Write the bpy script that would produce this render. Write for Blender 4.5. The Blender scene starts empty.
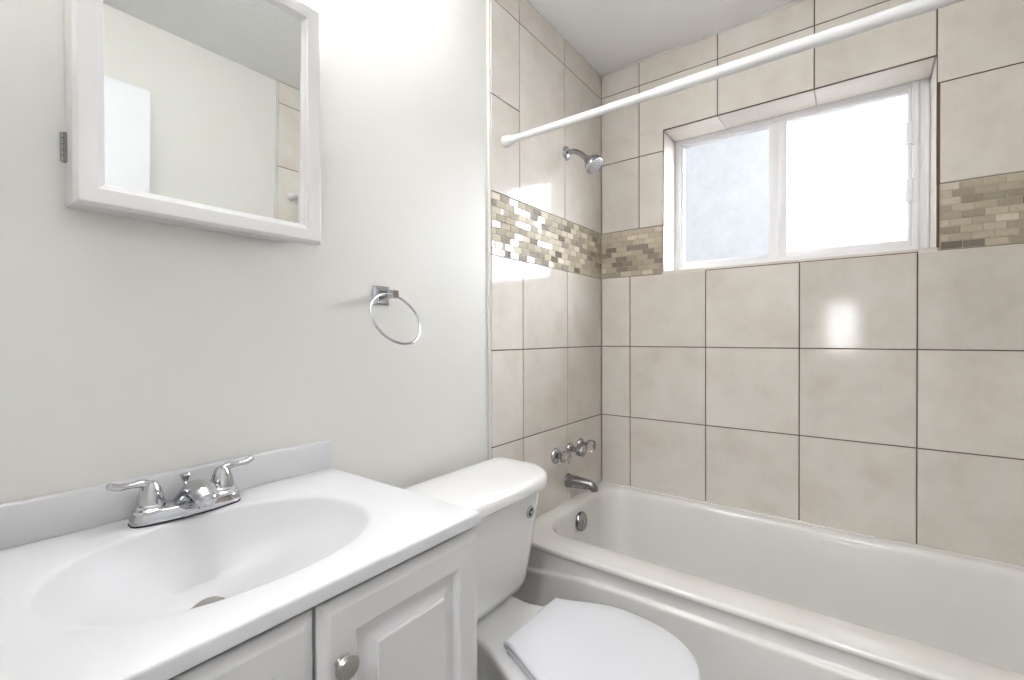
import bpy, bmesh, math, random
from mathutils import Vector, Matrix

S = bpy.context.scene
COL = S.collection
PI = math.pi
R0 = 0.735                       # floor to the first tile joint above the tub

# ------------------------------------------------------------------ camera
cam_d = bpy.data.cameras.new('camera')
cam_d.sensor_fit = 'HORIZONTAL'
cam_d.sensor_width = 36.0
cam_d.lens = 456.09 / 1024 * 36.0
cam_d.clip_start = 0.01
cam = bpy.data.objects.new('camera', cam_d)
COL.objects.link(cam)
yaw, pitch, roll = (math.radians(a) for a in (-36.8734, -0.419, -0.1662))
f = Vector((math.sin(yaw) * math.cos(pitch), math.cos(yaw) * math.cos(pitch), math.sin(pitch)))
r = Vector((math.cos(yaw), -math.sin(yaw), 0))
u = r.cross(f)
r2 = r * math.cos(roll) + u * math.sin(roll)
u2 = -r * math.sin(roll) + u * math.cos(roll)
m = Matrix((r2, u2, -f)).transposed().to_4x4()
m.translation = Vector((0.90702, -1.87761, 0.34865 + R0))
cam.matrix_world = m
S.camera = cam

# ------------------------------------------------------------------ colour management, sky
S.view_settings.view_transform = 'Standard'
S.view_settings.look = 'None'
S.view_settings.gamma = 1.0
S.view_settings.use_curve_mapping = False
S.view_settings.exposure = 1.25
SKY = 0.55                      # open sky
SUNSIDE = 48.0                  # bright haze towards the sun, to the right of the window
STREET = 6.0                    # sky on the far side, behind the hall window
BULB = 20.0
HALL_FILL = 18.5  # strength of the added fill lamp in the hall
W = bpy.data.worlds.new('sky')
S.world = W
W.use_nodes = True
bg = W.node_tree.nodes['Background']
wn, wl_ = W.node_tree.nodes, W.node_tree.links
wtc = wn.new('ShaderNodeTexCoord')
def lobe(direction, power, strength):
    d = wn.new('ShaderNodeVectorMath'); d.operation = 'DOT_PRODUCT'
    d.inputs[1].default_value = Vector(direction).normalized()
    wl_.new(wtc.outputs['Generated'], d.inputs[0])
    a = wn.new('ShaderNodeMath'); a.operation = 'MAXIMUM'; a.inputs[1].default_value = 0.0
    wl_.new(d.outputs['Value'], a.inputs[0])
    p_ = wn.new('ShaderNodeMath'); p_.operation = 'POWER'; p_.inputs[1].default_value = power
    wl_.new(a.outputs[0], p_.inputs[0])
    q_ = wn.new('ShaderNodeMath'); q_.operation = 'MULTIPLY'; q_.inputs[1].default_value = strength
    wl_.new(p_.outputs[0], q_.inputs[0])
    return q_
g1 = lobe((0.68, 0.60, 0.42), 13.0, SUNSIDE)
g2 = lobe((0.0, -1.0, 0.1), 2.0, STREET)
sm = wn.new('ShaderNodeMath'); sm.operation = 'ADD'
wl_.new(g1.outputs[0], sm.inputs[0]); wl_.new(g2.outputs[0], sm.inputs[1])
sm2 = wn.new('ShaderNodeMath'); sm2.operation = 'ADD'; sm2.inputs[1].default_value = SKY
wl_.new(sm.outputs[0], sm2.inputs[0])
bg.inputs['Color'].default_value = (0.94, 0.965, 1.0, 1)
wl_.new(sm2.outputs[0], bg.inputs['Strength'])

# ------------------------------------------------------------------ materials
def new_mat(name):
    mt = bpy.data.materials.new(name)
    mt.use_nodes = True
    nt = mt.node_tree
    return mt, nt, nt.nodes['Principled BSDF']

def simple(name, col, rough=0.4, metal=0.0, bump=0.0, bscale=60.0, spec=0.5, coat=0.0, var=0.0, vscale=4.0):
    mt, nt, b = new_mat(name)
    b.inputs['Base Color'].default_value = (*col, 1)
    b.inputs['Roughness'].default_value = rough
    b.inputs['Metallic'].default_value = metal
    b.inputs['Specular IOR Level'].default_value = spec
    b.inputs['Coat Weight'].default_value = coat
    b.inputs['Coat Roughness'].default_value = 0.08
    tc = nt.nodes.new('ShaderNodeTexCoord')
    if var:
        n = nt.nodes.new('ShaderNodeTexNoise')
        n.inputs['Scale'].default_value = vscale
        n.inputs['Detail'].default_value = 4
        nt.links.new(tc.outputs['Object'], n.inputs['Vector'])
        mx = nt.nodes.new('ShaderNodeMix')
        mx.data_type = 'RGBA'
        mx.inputs[6].default_value = (*[c * (1 - var) for c in col], 1)
        mx.inputs[7].default_value = (*[min(1, c * (1 + var)) for c in col], 1)
        nt.links.new(n.outputs['Fac'], mx.inputs[0])
        nt.links.new(mx.outputs[2], b.inputs['Base Color'])
    if bump:
        n2 = nt.nodes.new('ShaderNodeTexNoise')
        n2.inputs['Scale'].default_value = bscale
        n2.inputs['Detail'].default_value = 5
        nt.links.new(tc.outputs['Object'], n2.inputs['Vector'])
        bp = nt.nodes.new('ShaderNodeBump')
        bp.inputs['Strength'].default_value = bump
        bp.inputs['Distance'].default_value = 0.004
        nt.links.new(n2.outputs['Fac'], bp.inputs['Height'])
        nt.links.new(bp.outputs['Normal'], b.inputs['Normal'])
    return mt

def ramp_node(nt, stops, interp='LINEAR'):
    rp = nt.nodes.new('ShaderNodeValToRGB')
    cr = rp.color_ramp
    cr.interpolation = interp
    while len(cr.elements) > 1:
        cr.elements.remove(cr.elements[-1])
    cr.elements[0].position = stops[0][0]
    cr.elements[0].color = (*stops[0][1], 1)
    for p_, c_ in stops[1:]:
        e = cr.elements.new(p_)
        e.color = (*c_, 1)
    return rp

def tile_material(rough=0.09):
    mt, nt, b = new_mat('glazed_beige_tile')
    tc = nt.nodes.new('ShaderNodeTexCoord')
    at = nt.nodes.new('ShaderNodeAttribute')
    at.attribute_name = 'tone'
    n = nt.nodes.new('ShaderNodeTexNoise')
    n.noise_dimensions = '4D'
    n.inputs['Scale'].default_value = 7.0
    n.inputs['Detail'].default_value = 7
    n.inputs['Roughness'].default_value = 0.62
    mul = nt.nodes.new('ShaderNodeMath'); mul.operation = 'MULTIPLY'; mul.inputs[1].default_value = 40
    nt.links.new(at.outputs['Fac'], mul.inputs[0])
    nt.links.new(mul.outputs[0], n.inputs['W'])
    nt.links.new(tc.outputs['Object'], n.inputs['Vector'])
    rp = ramp_node(nt, [(0.28, (0.67, 0.615, 0.548)), (0.5, (0.745, 0.697, 0.635)), (0.75, (0.80, 0.767, 0.718))])
    nt.links.new(n.outputs['Fac'], rp.inputs[0])
    hsv = nt.nodes.new('ShaderNodeHueSaturation')
    mr = nt.nodes.new('ShaderNodeMapRange')
    mr.inputs['To Min'].default_value = 0.95
    mr.inputs['To Max'].default_value = 1.05
    nt.links.new(at.outputs['Fac'], mr.inputs['Value'])
    nt.links.new(mr.outputs[0], hsv.inputs['Value'])
    nt.links.new(rp.outputs[0], hsv.inputs['Color'])
    nt.links.new(hsv.outputs[0], b.inputs['Base Color'])
    b.inputs['Roughness'].default_value = rough
    b.inputs['IOR'].default_value = 1.6
    return mt

def mosaic_material():
    mt, nt, b = new_mat('mosaic_glass_and_stone')
    at = nt.nodes.new('ShaderNodeAttribute')
    at.attribute_name = 'tone'
    rp = ramp_node(nt, [(0.0, (0.235, 0.195, 0.155)), (0.17, (0.37, 0.32, 0.235)), (0.34, (0.46, 0.40, 0.30)),
                        (0.55, (0.53, 0.47, 0.355)), (0.75, (0.61, 0.545, 0.43)), (0.92, (0.72, 0.635, 0.52))], 'CONSTANT')
    nt.links.new(at.outputs['Fac'], rp.inputs[0])
    tc = nt.nodes.new('ShaderNodeTexCoord')
    n = nt.nodes.new('ShaderNodeTexNoise')
    n.inputs['Scale'].default_value = 90
    n.inputs['Detail'].default_value = 3
    nt.links.new(tc.outputs['Object'], n.inputs['Vector'])
    hsv = nt.nodes.new('ShaderNodeHueSaturation')
    mr = nt.nodes.new('ShaderNodeMapRange')
    mr.inputs['To Min'].default_value = 0.85
    mr.inputs['To Max'].default_value = 1.15
    nt.links.new(n.outputs['Fac'], mr.inputs['Value'])
    nt.links.new(mr.outputs[0], hsv.inputs['Value'])
    nt.links.new(rp.outputs[0], hsv.inputs['Color'])
    nt.links.new(hsv.outputs[0], b.inputs['Base Color'])
    gl = nt.nodes.new('ShaderNodeAttribute')
    gl.attribute_name = 'gloss'
    mr2 = nt.nodes.new('ShaderNodeMapRange')
    mr2.inputs['From Min'].default_value = 0.0
    mr2.inputs['From Max'].default_value = 1.0
    mr2.inputs['To Min'].default_value = 0.65
    mr2.inputs['To Max'].default_value = 0.05
    nt.links.new(gl.outputs['Fac'], mr2.inputs['Value'])
    nt.links.new(mr2.outputs[0], b.inputs['Roughness'])
    b.inputs['IOR'].default_value = 1.55
    nt.links.new(gl.outputs['Fac'], b.inputs['Coat Weight'])
    b.inputs['Coat Roughness'].default_value = 0.03
    b.inputs['Coat IOR'].default_value = 1.5
    return mt

def frosted(name, tint, rough, bump):
    mt, nt, b = new_mat(name)
    b.inputs['Base Color'].default_value = (*tint, 1)
    b.inputs['Transmission Weight'].default_value = 1.0
    b.inputs['Roughness'].default_value = rough
    b.inputs['IOR'].default_value = 1.25
    tc = nt.nodes.new('ShaderNodeTexCoord')
    n = nt.nodes.new('ShaderNodeTexNoise')
    n.inputs['Scale'].default_value = 60
    n.inputs['Detail'].default_value = 4
    nt.links.new(tc.outputs['Object'], n.inputs['Vector'])
    bp = nt.nodes.new('ShaderNodeBump')
    bp.inputs['Strength'].default_value = bump
    bp.inputs['Distance'].default_value = 0.004
    nt.links.new(n.outputs['Fac'], bp.inputs['Height'])
    nt.links.new(bp.outputs['Normal'], b.inputs['Normal'])
    n2 = nt.nodes.new('ShaderNodeTexNoise')
    n2.inputs['Scale'].default_value = 20
    n2.inputs['Detail'].default_value = 8
    n2.inputs['Roughness'].default_value = 0.75
    nt.links.new(tc.outputs['Object'], n2.inputs['Vector'])
    mx = nt.nodes.new('ShaderNodeMix')
    mx.data_type = 'RGBA'
    mx.inputs[6].default_value = (*[c * 0.7 for c in tint], 1)
    mx.inputs[7].default_value = (*[min(1, c * 1.3) for c in tint], 1)
    nt.links.new(n2.outputs['Fac'], mx.inputs[0])
    nt.links.new(mx.outputs[2], b.inputs['Base Color'])
    return mt

def lamp_mat(name, col, strength):
    mt, nt, b = new_mat(name)
    b.inputs['Base Color'].default_value = (0.9, 0.9, 0.88, 1)
    b.inputs['Emission Color'].default_value = (*col, 1)
    b.inputs['Emission Strength'].default_value = strength
    return mt

M = dict(
    paint=simple('cream_wall_paint', (0.785, 0.775, 0.74), 0.42, bump=0.10, bscale=9, spec=0.4),
    ceil=simple('ceiling_texture_paint', (0.91, 0.905, 0.90), 0.9, bump=0.5, bscale=55),
    tile=tile_material(),
    tile_honed=tile_material(0.42),
    mosaic=mosaic_material(),
    grout=simple('dark_grout', (0.115, 0.095, 0.078), 0.9, bump=0.3, bscale=200),
    mgrout=simple('mosaic_grout', (0.47, 0.42, 0.335), 0.9, bump=0.3, bscale=200),
    edge=simple('raw_brown_edge', (0.16, 0.105, 0.075), 0.9, bump=0.5, bscale=120),
    caulk=simple('caulk', (0.72, 0.71, 0.68), 0.5, bump=0.4, bscale=80),
    floor=simple('floor_tile', (0.40, 0.385, 0.365), 0.4, var=0.12, vscale=5),
    lam=simple('white_lacquer', (0.73, 0.722, 0.722), 0.28, coat=0.15),
    dark=simple('cabinet_shadow_wood', (0.60, 0.595, 0.59), 0.5),
    marble=simple('cultured_marble', (0.70, 0.70, 0.712), 0.38, coat=0.0, var=0.012, vscale=8),
    porc=simple('white_porcelain', (0.83, 0.825, 0.82), 0.10, coat=0.5),
    seat=simple('white_seat_plastic', (0.70, 0.705, 0.735), 0.22),
    tub=simple('off_white_enamel', (0.80, 0.785, 0.755), 0.14, coat=0.3),
    chrome=simple('chrome', (0.55, 0.56, 0.58), 0.07, 1.0),
    chrome_dim=simple('darker_chrome', (0.40, 0.40, 0.41), 0.14, 1.0),  # darker base tone than the plain chrome
    nickel=simple('satin_nickel', (0.46, 0.44, 0.41), 0.34, 1.0),
    gunmetal=simple('dull_chrome', (0.31, 0.31, 0.315), 0.22, 1.0),
    rubber=simple('black_rubber', (0.02, 0.02, 0.02), 0.6),
    hole=simple('dark_hole', (0.012, 0.012, 0.012), 0.8),
    vinyl=simple('white_vinyl', (0.90, 0.90, 0.92), 0.32),
    rod=simple('white_enamel_rod', (0.82, 0.82, 0.83), 0.25),
    mirror=simple('mirror_silver', (0.86, 0.88, 0.87), 0.012, 1.0),
    doorw=simple('white_door_paint', (0.83, 0.84, 0.87), 0.35),
    acrylic=simple('clear_acrylic', (0.82, 0.82, 0.82), 0.04),
    glassl=frosted('frosted_glass_left_dimmed', (0.60, 0.613, 0.635), 0.34, 0.55),  # darker tint stands in for weaker daylight through the left pane
    glassr=frosted('frosted_glass_right', (0.97, 0.97, 1.0), 0.38, 0.35),
    bulb=lamp_mat('lit_frosted_shade', (0.99, 0.99, 1.0), BULB),
    hallfill=lamp_mat('fill_diffuser', (0.96, 0.975, 1.0), HALL_FILL),
    screen=simple('spray_face', (0.50, 0.50, 0.52), 0.35, 0.6),
)
M['acrylic'].node_tree.nodes['Principled BSDF'].inputs['Transmission Weight'].default_value = 1.0

# ------------------------------------------------------------------ mesh helpers
def finish(name, bm, mat, parent=None, smooth=True, angle=38, recalc=True):
    if recalc:
        bmesh.ops.recalc_face_normals(bm, faces=bm.faces)
    me = bpy.data.meshes.new(name)
    bm.to_mesh(me)
    bm.free()
    for mt in (mat if isinstance(mat, (list, tuple)) else [mat]):
        me.materials.append(mt)
    if smooth:
        me.shade_smooth()
        me.set_sharp_from_angle(angle=math.radians(angle))
    o = bpy.data.objects.new(name, me)
    COL.objects.link(o)
    if parent is not None:
        o.parent = parent
        bpy.context.view_layer.update()
        o.matrix_parent_inverse = parent.matrix_world.inverted()
    return o

def thing(name, label, cat, loc, group=None):
    o = bpy.data.objects.new(name, None)
    o.empty_display_size = 0.05
    COL.objects.link(o)
    o.location = loc
    o['label'] = label
    o['category'] = cat
    if group:
        o['group'] = group
    bpy.context.view_layer.update()
    return o

def structure(o):
    o['kind'] = 'structure'
    return o

def struct_empty(name, loc):
    o = bpy.data.objects.new(name, None)
    COL.objects.link(o)
    o.location = loc
    o['kind'] = 'structure'
    bpy.context.view_layer.update()
    return o

def add_box(bm, lo, hi, bev=0.0, seg=2):
    x0, y0, z0 = lo; x1, y1, z1 = hi
    vs = [bm.verts.new(p) for p in ((x0,y0,z0),(x1,y0,z0),(x1,y1,z0),(x0,y1,z0),(x0,y0,z1),(x1,y0,z1),(x1,y1,z1),(x0,y1,z1))]
    fs = [bm.faces.new([vs[i] for i in q]) for q in ((0,3,2,1),(4,5,6,7),(0,1,5,4),(1,2,6,5),(2,3,7,6),(3,0,4,7))]
    if bev > 0:
        es = list({e for q in fs for e in q.edges})
        bmesh.ops.bevel(bm, geom=es, offset=bev, segments=seg, profile=0.5, affect='EDGES')

def box(name, lo, hi, mat, parent=None, bev=0.0, seg=2):
    bm = bmesh.new()
    add_box(bm, lo, hi, bev, seg)
    return finish(name, bm, mat, parent)

def loft(bm, rings, cap0=False, cap1=False, closed=True):
    vr = [[bm.verts.new(p) for p in ring] for ring in rings]
    n = len(vr[0])
    for a, b in zip(vr, vr[1:]):
        for i in range(n if closed else n - 1):
            j = (i + 1) % n
            bm.faces.new((a[i], a[j], b[j], b[i]))
    if cap0: bm.faces.new(list(reversed(vr[0])))
    if cap1: bm.faces.new(vr[-1])
    return vr

def basis(d):
    d = Vector(d).normalized()
    a = Vector((0, 0, 1)) if abs(d.z) < 0.9 else Vector((0, 1, 0))
    e1 = d.cross(a).normalized()
    e2 = d.cross(e1).normalized()
    return d, e1, e2

def add_lathe(bm, prof, org, d, seg=32, cap0=True, cap1=True, star=0, amp=0.0):
    """prof: list of (radius, height) along axis d from org; star/amp flute the outline"""
    d, e1, e2 = basis(d)
    org = Vector(org)
    rings = []
    for rr, h in prof:
        ring = []
        for k in range(seg):
            t = 2 * PI * k / seg
            q = rr * (1 + (amp * math.cos(star * t) if star else 0))
            ring.append(org + d * h + e1 * q * math.cos(t) + e2 * q * math.sin(t))
        rings.append(ring)
    loft(bm, rings, cap0, cap1)

def lathe(name, prof, org, d, mat, parent=None, seg=32, angle=38, **kw):
    bm = bmesh.new()
    add_lathe(bm, prof, org, d, seg, **kw)
    return finish(name, bm, mat, parent, angle=angle)

def catmull(pts, n=8):
    P = [Vector(p) for p in pts]
    P = [P[0] * 2 - P[1]] + P + [P[-1] * 2 - P[-2]]
    out = []
    for i in range(1, len(P) - 2):
        for k in range(n):
            t = k / n
            a, b, c, d = P[i-1], P[i], P[i+1], P[i+2]
            out.append(0.5 * ((2*b) + (-a+c)*t + (2*a-5*b+4*c-d)*t*t + (-a+3*b-3*c+d)*t**3))
    out.append(P[-2])
    return out

def add_tube(bm, pts, radii, seg=20, n=8, flat=None, capr=True):
    """smooth tube through pts with radii per point; flat: list of (scale_e1, scale_e2) per point"""
    data = [(*p, rr, *(flat[i] if flat else (1, 1))) for i, (p, rr) in enumerate(zip(pts, radii))]
    path = catmull(pts, n)
    def lerp(vals):
        out = []
        for i in range(len(vals) - 1):
            for k in range(n):
                t = k / n; t = t * t * (3 - 2 * t)
                out.append(vals[i] * (1 - t) + vals[i+1] * t)
        out.append(vals[-1])
        return out
    rad = lerp(list(radii))
    f1 = lerp([q[0] for q in flat]) if flat else [1] * len(rad)
    f2 = lerp([q[1] for q in flat]) if flat else [1] * len(rad)
    rings = []
    d0 = (path[1] - path[0]).normalized()
    _, e1, e2 = basis(d0)
    for i, p in enumerate(path):
        d = (path[min(i+1, len(path)-1)] - path[max(i-1, 0)]).normalized()
        e1 = (e1 - d * e1.dot(d)).normalized()
        e2 = d.cross(e1).normalized()
        rings.append([p + e1 * (rad[i]*f1[i]*math.cos(2*PI*k/seg)) + e2 * (rad[i]*f2[i]*math.sin(2*PI*k/seg)) for k in range(seg)])
    if capr:
        def cap(ring, p, d):
            outs = []
            for s_, h_ in ((0.92, 0.38), (0.7, 0.72), (0.35, 0.94)):
                rr = (ring[0] - p).length
                outs.append([p + (q - p) * s_ + d * h_ * min(rr, (ring[len(ring)//4]-p).length) for q in ring])
            return outs
        ends = cap(rings[-1], path[-1], (path[-1]-path[-2]).normalized())
        start = cap(rings[0], path[0], (path[0]-path[1]).normalized())
        rings = list(reversed(start)) + rings + ends
    loft(bm, rings, True, True)

def tube(name, pts, radii, mat, parent=None, **kw):
    bm = bmesh.new()
    add_tube(bm, pts, radii, **kw)
    return finish(name, bm, mat, parent, angle=50)

def rrect(x0, x1, y0, y1, rad, z, nc=10, ne=8):
    """rounded rectangle ring, constant point count, counter-clockwise; rad may be a 4-tuple (x1y0, x1y1, x0y1, x0y0)"""
    if not isinstance(rad, (tuple, list)):
        rad = (rad,) * 4
    cs = [(x1, y0, -PI/2, rad[0]), (x1, y1, 0, rad[1]), (x0, y1, PI/2, rad[2]), (x0, y0, PI, rad[3])]
    sx = [-1, -1, 1, 1]; sy = [1, -1, -1, 1]
    arcs = []
    for (cx, cy, a0, rr), ax, ay in zip(cs, sx, sy):
        ox, oy = cx + ax * rr, cy + ay * rr
        arcs.append([(ox + rr * math.cos(a0 + PI/2 * k / nc), oy + rr * math.sin(a0 + PI/2 * k / nc)) for k in range(nc + 1)])
    pts = []
    for i, a in enumerate(arcs):
        b = arcs[(i + 1) % 4]
        pts += a
        for k in range(1, ne):
            t = k / ne
            pts.append((a[-1][0] * (1-t) + b[0][0] * t, a[-1][1] * (1-t) + b[0][1] * t))
    return [Vector((p[0], p[1], z)) for p in pts]

# tile panels -----------------------------------------------------------
random.seed(11)
def add_tile(bm, u0, u1, v0, v1, mp, t, bev, lay, tone, glay=None, gloss=0.0, tilt=0.0):
    """one slab with a softened face; mp(u, v, depth) -> world"""
    if u1 - u0 < 0.004 or v1 - v0 < 0.004:
        return
    b = min(bev, (u1-u0)/3, (v1-v0)/3)
    tu, tv = random.uniform(-tilt, tilt), random.uniform(-tilt, tilt)
    cu, cv = (u0+u1)/2, (v0+v1)/2
    def P(a, c, d): return bm.verts.new(mp(a, c, d + ((a-cu)*tu + (c-cv)*tv if d > 0 else 0)))
    back = [P(a, c, -0.004) for a, c in ((u0,v0),(u1,v0),(u1,v1),(u0,v1))]
    mid = [P(a, c, t - b*0.8) for a, c in ((u0,v0),(u1,v0),(u1,v1),(u0,v1))]
    fr = [P(a, c, t) for a, c in ((u0+b,v0+b),(u1-b,v0+b),(u1-b,v1-b),(u0+b,v1-b))]
    fs = [bm.faces.new(fr)]
    for q, w in ((back, mid), (mid, fr)):
        for i in range(4):
            j = (i+1) % 4
            fs.append(bm.faces.new((q[i], q[j], w[j], w[i])))
    for x in fs:
        x[lay] = tone
        if glay is not None:
            x[glay] = gloss

def tile_mesh(name, rects, mp, parent, t=0.010, gap=0.0036):
    bm = bmesh.new()
    lay = bm.faces.layers.float.new('tone')
    for (u0, u1, v0, v1) in rects:
        add_tile(bm, u0+gap/2, u1-gap/2, v0+gap/2, v1-gap/2, mp, t, 0.0012, lay, random.random(), tilt=0.0012)
    return finish(name, bm, M['tile'], parent, smooth=False)

def mosaic_mesh(name, u_lo, u_hi, v_lo, v_hi, mp, parent, t=0.0095, holes=()):
    bm = bmesh.new()
    lay = bm.faces.layers.float.new('tone')
    gl = bm.faces.layers.float.new('gloss')
    rows = 9
    rh = (v_hi - v_lo) / rows
    bw = 0.0475
    g = 0.0021
    for k in range(rows):
        off = (k % 2) * bw / 2 + random.uniform(-0.004, 0.004)
        a = u_lo - bw + off % bw
        while a < u_hi:
            p0, p1 = max(a, u_lo), min(a + bw, u_hi)
            glass = random.random() < 0.42
            tone = random.random() ** 0.9
            add_tile(bm, p0+g/2, p1-g/2, v_lo+k*rh+g/2, v_lo+(k+1)*rh-g/2, mp, t, 0.0009, lay, tone, gl, 1.0 if glass else 0.0,
                     tilt=0.030 if glass else 0.006)
            a += bw
    return finish(name, bm, M['mosaic'], parent, smooth=False)

# ------------------------------------------------------------------ room shell
CEIL = R0 + 1.5128
XR = 1.40                      # right wall
YF = -2.00                     # front wall (with the doorway behind the camera)
TE = -0.7736                   # where the tiling stops on the side walls
ROWS = [R0 - 0.302, R0, R0 + 0.305, R0 + 0.6068]
MOS = (R0 + 0.6068, R0 + 0.8062)
UP = [R0 + 0.8062, R0 + 1.1102, R0 + 1.4102, CEIL - 0.001]
WX0, WX1, WZ0, WZ1 = 0.2785, 1.1055, R0 + 0.6155, R0 + 1.1950    # window opening
TT = 0.010

structure(box('floor', (-0.012, YF, -0.10), (XR + 0.012, 0.0, 0.0), M['floor']))
structure(box('ceiling', (-0.13, YF, CEIL), (XR + 0.13, 0.16, CEIL + 0.10), M['ceil']))

# painted left wall: a plane slightly behind the tile face
wl = structure(box('wall_left', (-0.13, YF, -0.10), (-0.012, 0.16, CEIL), M['paint']))
wr = structure(box('wall_right', (XR + 0.012, YF, -0.10), (XR + 0.13, 0.16, CEIL), M['paint']))

# back wall with the window hole (four blocks in one shell)
bm = bmesh.new()
YB = 0.175
o_ = 0.010
for lo, hi in (((-0.012, 0.010, -0.10), (WX0 - o_, YB, CEIL)), ((WX1 + o_, 0.010, -0.10), (XR + 0.012, YB, CEIL)),
               ((WX0 - o_, 0.010, -0.10), (WX1 + o_, YB, WZ0 - o_)), ((WX0 - o_, 0.010, WZ1 + o_), (WX1 + o_, YB, CEIL))):
    add_box(bm, lo, hi)
wb = structure(finish('wall_back', bm, M['paint'], smooth=False))

# grout beds (a thin recessed skin behind the tiles)
G = 0.0022
mpL = lambda a, c, d: Vector((d - TT, a, c))
mpB = lambda a, c, d: Vector((a, TT - d, c))
mpR = lambda a, c, d: Vector((XR - d + TT, a, c))
bm = bmesh.new()
add_box(bm, (-0.0118, TE + 0.002, ROWS[0]), (-G, 0.0, MOS[0])); add_box(bm, (-0.0118, TE + 0.002, MOS[1]), (-G, 0.0, CEIL - 0.0005))
finish('grout', bm, M['grout'], wl, smooth=False)
box('mosaic_grout', (-0.0118, TE + 0.002, MOS[0]), (-0.0016, 0.0, MOS[1]), M['mgrout'], wl)
bm = bmesh.new()
for lo, hi in (((0.0, G, ROWS[0]), (XR, 0.0098, MOS[0])),
               ((0.0, G, MOS[1]), (WX0, 0.0098, WZ1)), ((WX1, G, MOS[1]), (XR, 0.0098, WZ1)),
               ((0.0, G, WZ1), (XR, 0.0098, CEIL - 0.0005))):
    add_box(bm, lo, hi)
finish('grout', bm, M['grout'], wb, smooth=False)
bm = bmesh.new()
add_box(bm, (0.0, 0.0016, MOS[0]), (WX0 - 0.003, 0.0098, MOS[1])); add_box(bm, (WX1 + 0.003, 0.0016, MOS[0]), (XR, 0.0098, MOS[1]))
finish('mosaic_grout', bm, M['mgrout'], wb, smooth=False)
bm = bmesh.new()
add_box(bm, (XR + G, TE + 0.002, ROWS[0]), (XR + 0.0118, 0.0, CEIL - 0.0005))
finish('grout', bm, M['grout'], wr, smooth=False)

# left tiles
yu = [TE, -0.6205, -0.3193, -0.0005]
yl = [TE, -0.6038, -0.3010, -0.0005]
rects = [(yl[i], yl[i+1], ROWS[k], ROWS[k+1]) for k in range(3) for i in range(3)]
rects += [(yu[0], yu[1], UP[k], UP[k+1]) for k in range(3)] + [(yu[i], yu[i+1], a, b) for i in (1, 2) for a, b in ((UP[0], UP[2]), (UP[2], UP[3]))]
tile_mesh('tile_panel', rects, mpL, wl)
mosaic_mesh('mosaic_band', TE + 0.001, -0.001, MOS[0] + 0.001, MOS[1] - 0.002, mpL, wl)
# right tiles (seen in the mirror)
yr_ = [TE, -0.47, -0.16, -0.0005]
rects = [(yr_[i], yr_[i+1], a, b) for a, b in zip(ROWS[:-1] + UP[:-1], ROWS[1:] + UP[1:]) for i in range(3)]
tile_mesh('tile_panel', rects, mpR, wr)
mosaic_mesh('mosaic_band', TE + 0.001, -0.001, MOS[0] + 0.001, MOS[1] - 0.002, mpR, wr)
# back tiles
xl = [0.0005, 0.13414, 0.44311, 0.75376, 1.06318, XR]
xu = [0.0005, 0.17523, 0.48598, 0.79595, 1.1056, XR]
rects = [(xl[i], xl[i+1], ROWS[k], ROWS[k+1]) for k in range(3) for i in range(5)]
for k in range(3):
    for i in range(5):
        a0, a1, b0, b1 = xu[i], xu[i+1], UP[k], UP[k+1]
        if k == 0:
            if i in (2, 3): continue
            if i == 1: a1 = WX0
            if i == 4: a0 = WX1 + 0.006
            rects.append((a0, a1, b0, b1)); continue
        if k == 1:
            if i == 1:
                rects.append((a0, a1, WZ1, b1)); rects.append((a0, WX0, b0, WZ1 + 0.0036)); continue
            if i in (2, 3):
                rects.append((a0, a1, WZ1, b1)); continue
        rects.append((a0, a1, b0, b1))
tile_mesh('tile_panel', rects, mpB, wb)
mosaic_mesh('mosaic_band', 0.001, WX0 - 0.004, MOS[0] + 0.001, MOS[1] - 0.002, mpB, wb)
mosaic_mesh('mosaic_band', WX1 + 0.007, XR - 0.001, MOS[0] + 0.001, MOS[1] - 0.002, mpB, wb)

# tiled window reveal: soffit, two jambs, sill
bm = bmesh.new()
lay = bm.faces.layers.float.new('tone')
RD = 0.150
def rt(u0, u1, v0, v1, mp, t=0.0095):
    add_tile(bm, u0, u1, v0, v1, mp, t, 0.001, lay, random.random())
mpS = lambda a, c, d: Vector((a, c, WZ1 + 0.0095 - d))
for a0, a1 in ((WX0 + 0.002, 0.4845), (0.4875, 0.7945), (0.7975, WX1 - 0.002)):
    rt(a0, a1, 0.0035, RD, mpS)
mpJ = lambda a, c, d: Vector((WX0 - 0.0095 + d, a, c))
for c0, c1 in ((WZ0, UP[0] - 0.0012), (UP[0] + 0.0012, UP[1] - 0.0012), (UP[1] + 0.0012, WZ1 - 0.003)):
    rt(0.0035, RD, c0, c1, mpJ)
mpK = lambda a, c, d: Vector((WX1 + 0.0095 - d, a, c))
for c0, c1 in ((WZ0, UP[0] - 0.0012), (UP[0] + 0.0012, UP[1] - 0.0012), (UP[1] + 0.0012, WZ1 - 0.003)):
    rt(0.0035, RD, c0, c1, mpK)
mpC = lambda a, c, d: Vector((a, c, WZ0 - 0.0095 + d))
for a0, a1 in ((WX0 - 0.003, 0.4415), (0.4445, 0.7522), (0.7552, 1.0616), (1.0646, WX1 + 0.003)):
    rt(a0, a1, 0.0, RD, mpC)
finish('reveal_tiles', bm, M['tile_honed'], wb, smooth=False)
# raw brown mortar line around the opening
bm = bmesh.new()
e = 0.0032
add_box(bm, (WX0 - e, 0.0012, WZ0), (WX0 - 0.0002, 0.009, WZ1 + e))
add_box(bm, (WX1 + 0.0002, 0.0006, WZ0 - 0.004), (WX1 + 0.0068, 0.009, WZ1 + e))
add_box(bm, (WX0 - e, 0.0012, WZ1 + 0.0002), (WX1 + e, 0.009, WZ1 + e))
add_box(bm, (0.4445, -0.0004, WZ0 - 0.0115), (1.062, 0.002, WZ0 - 0.0085))
finish('mortar_edge', bm, M['edge'], wb, smooth=False)
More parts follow.
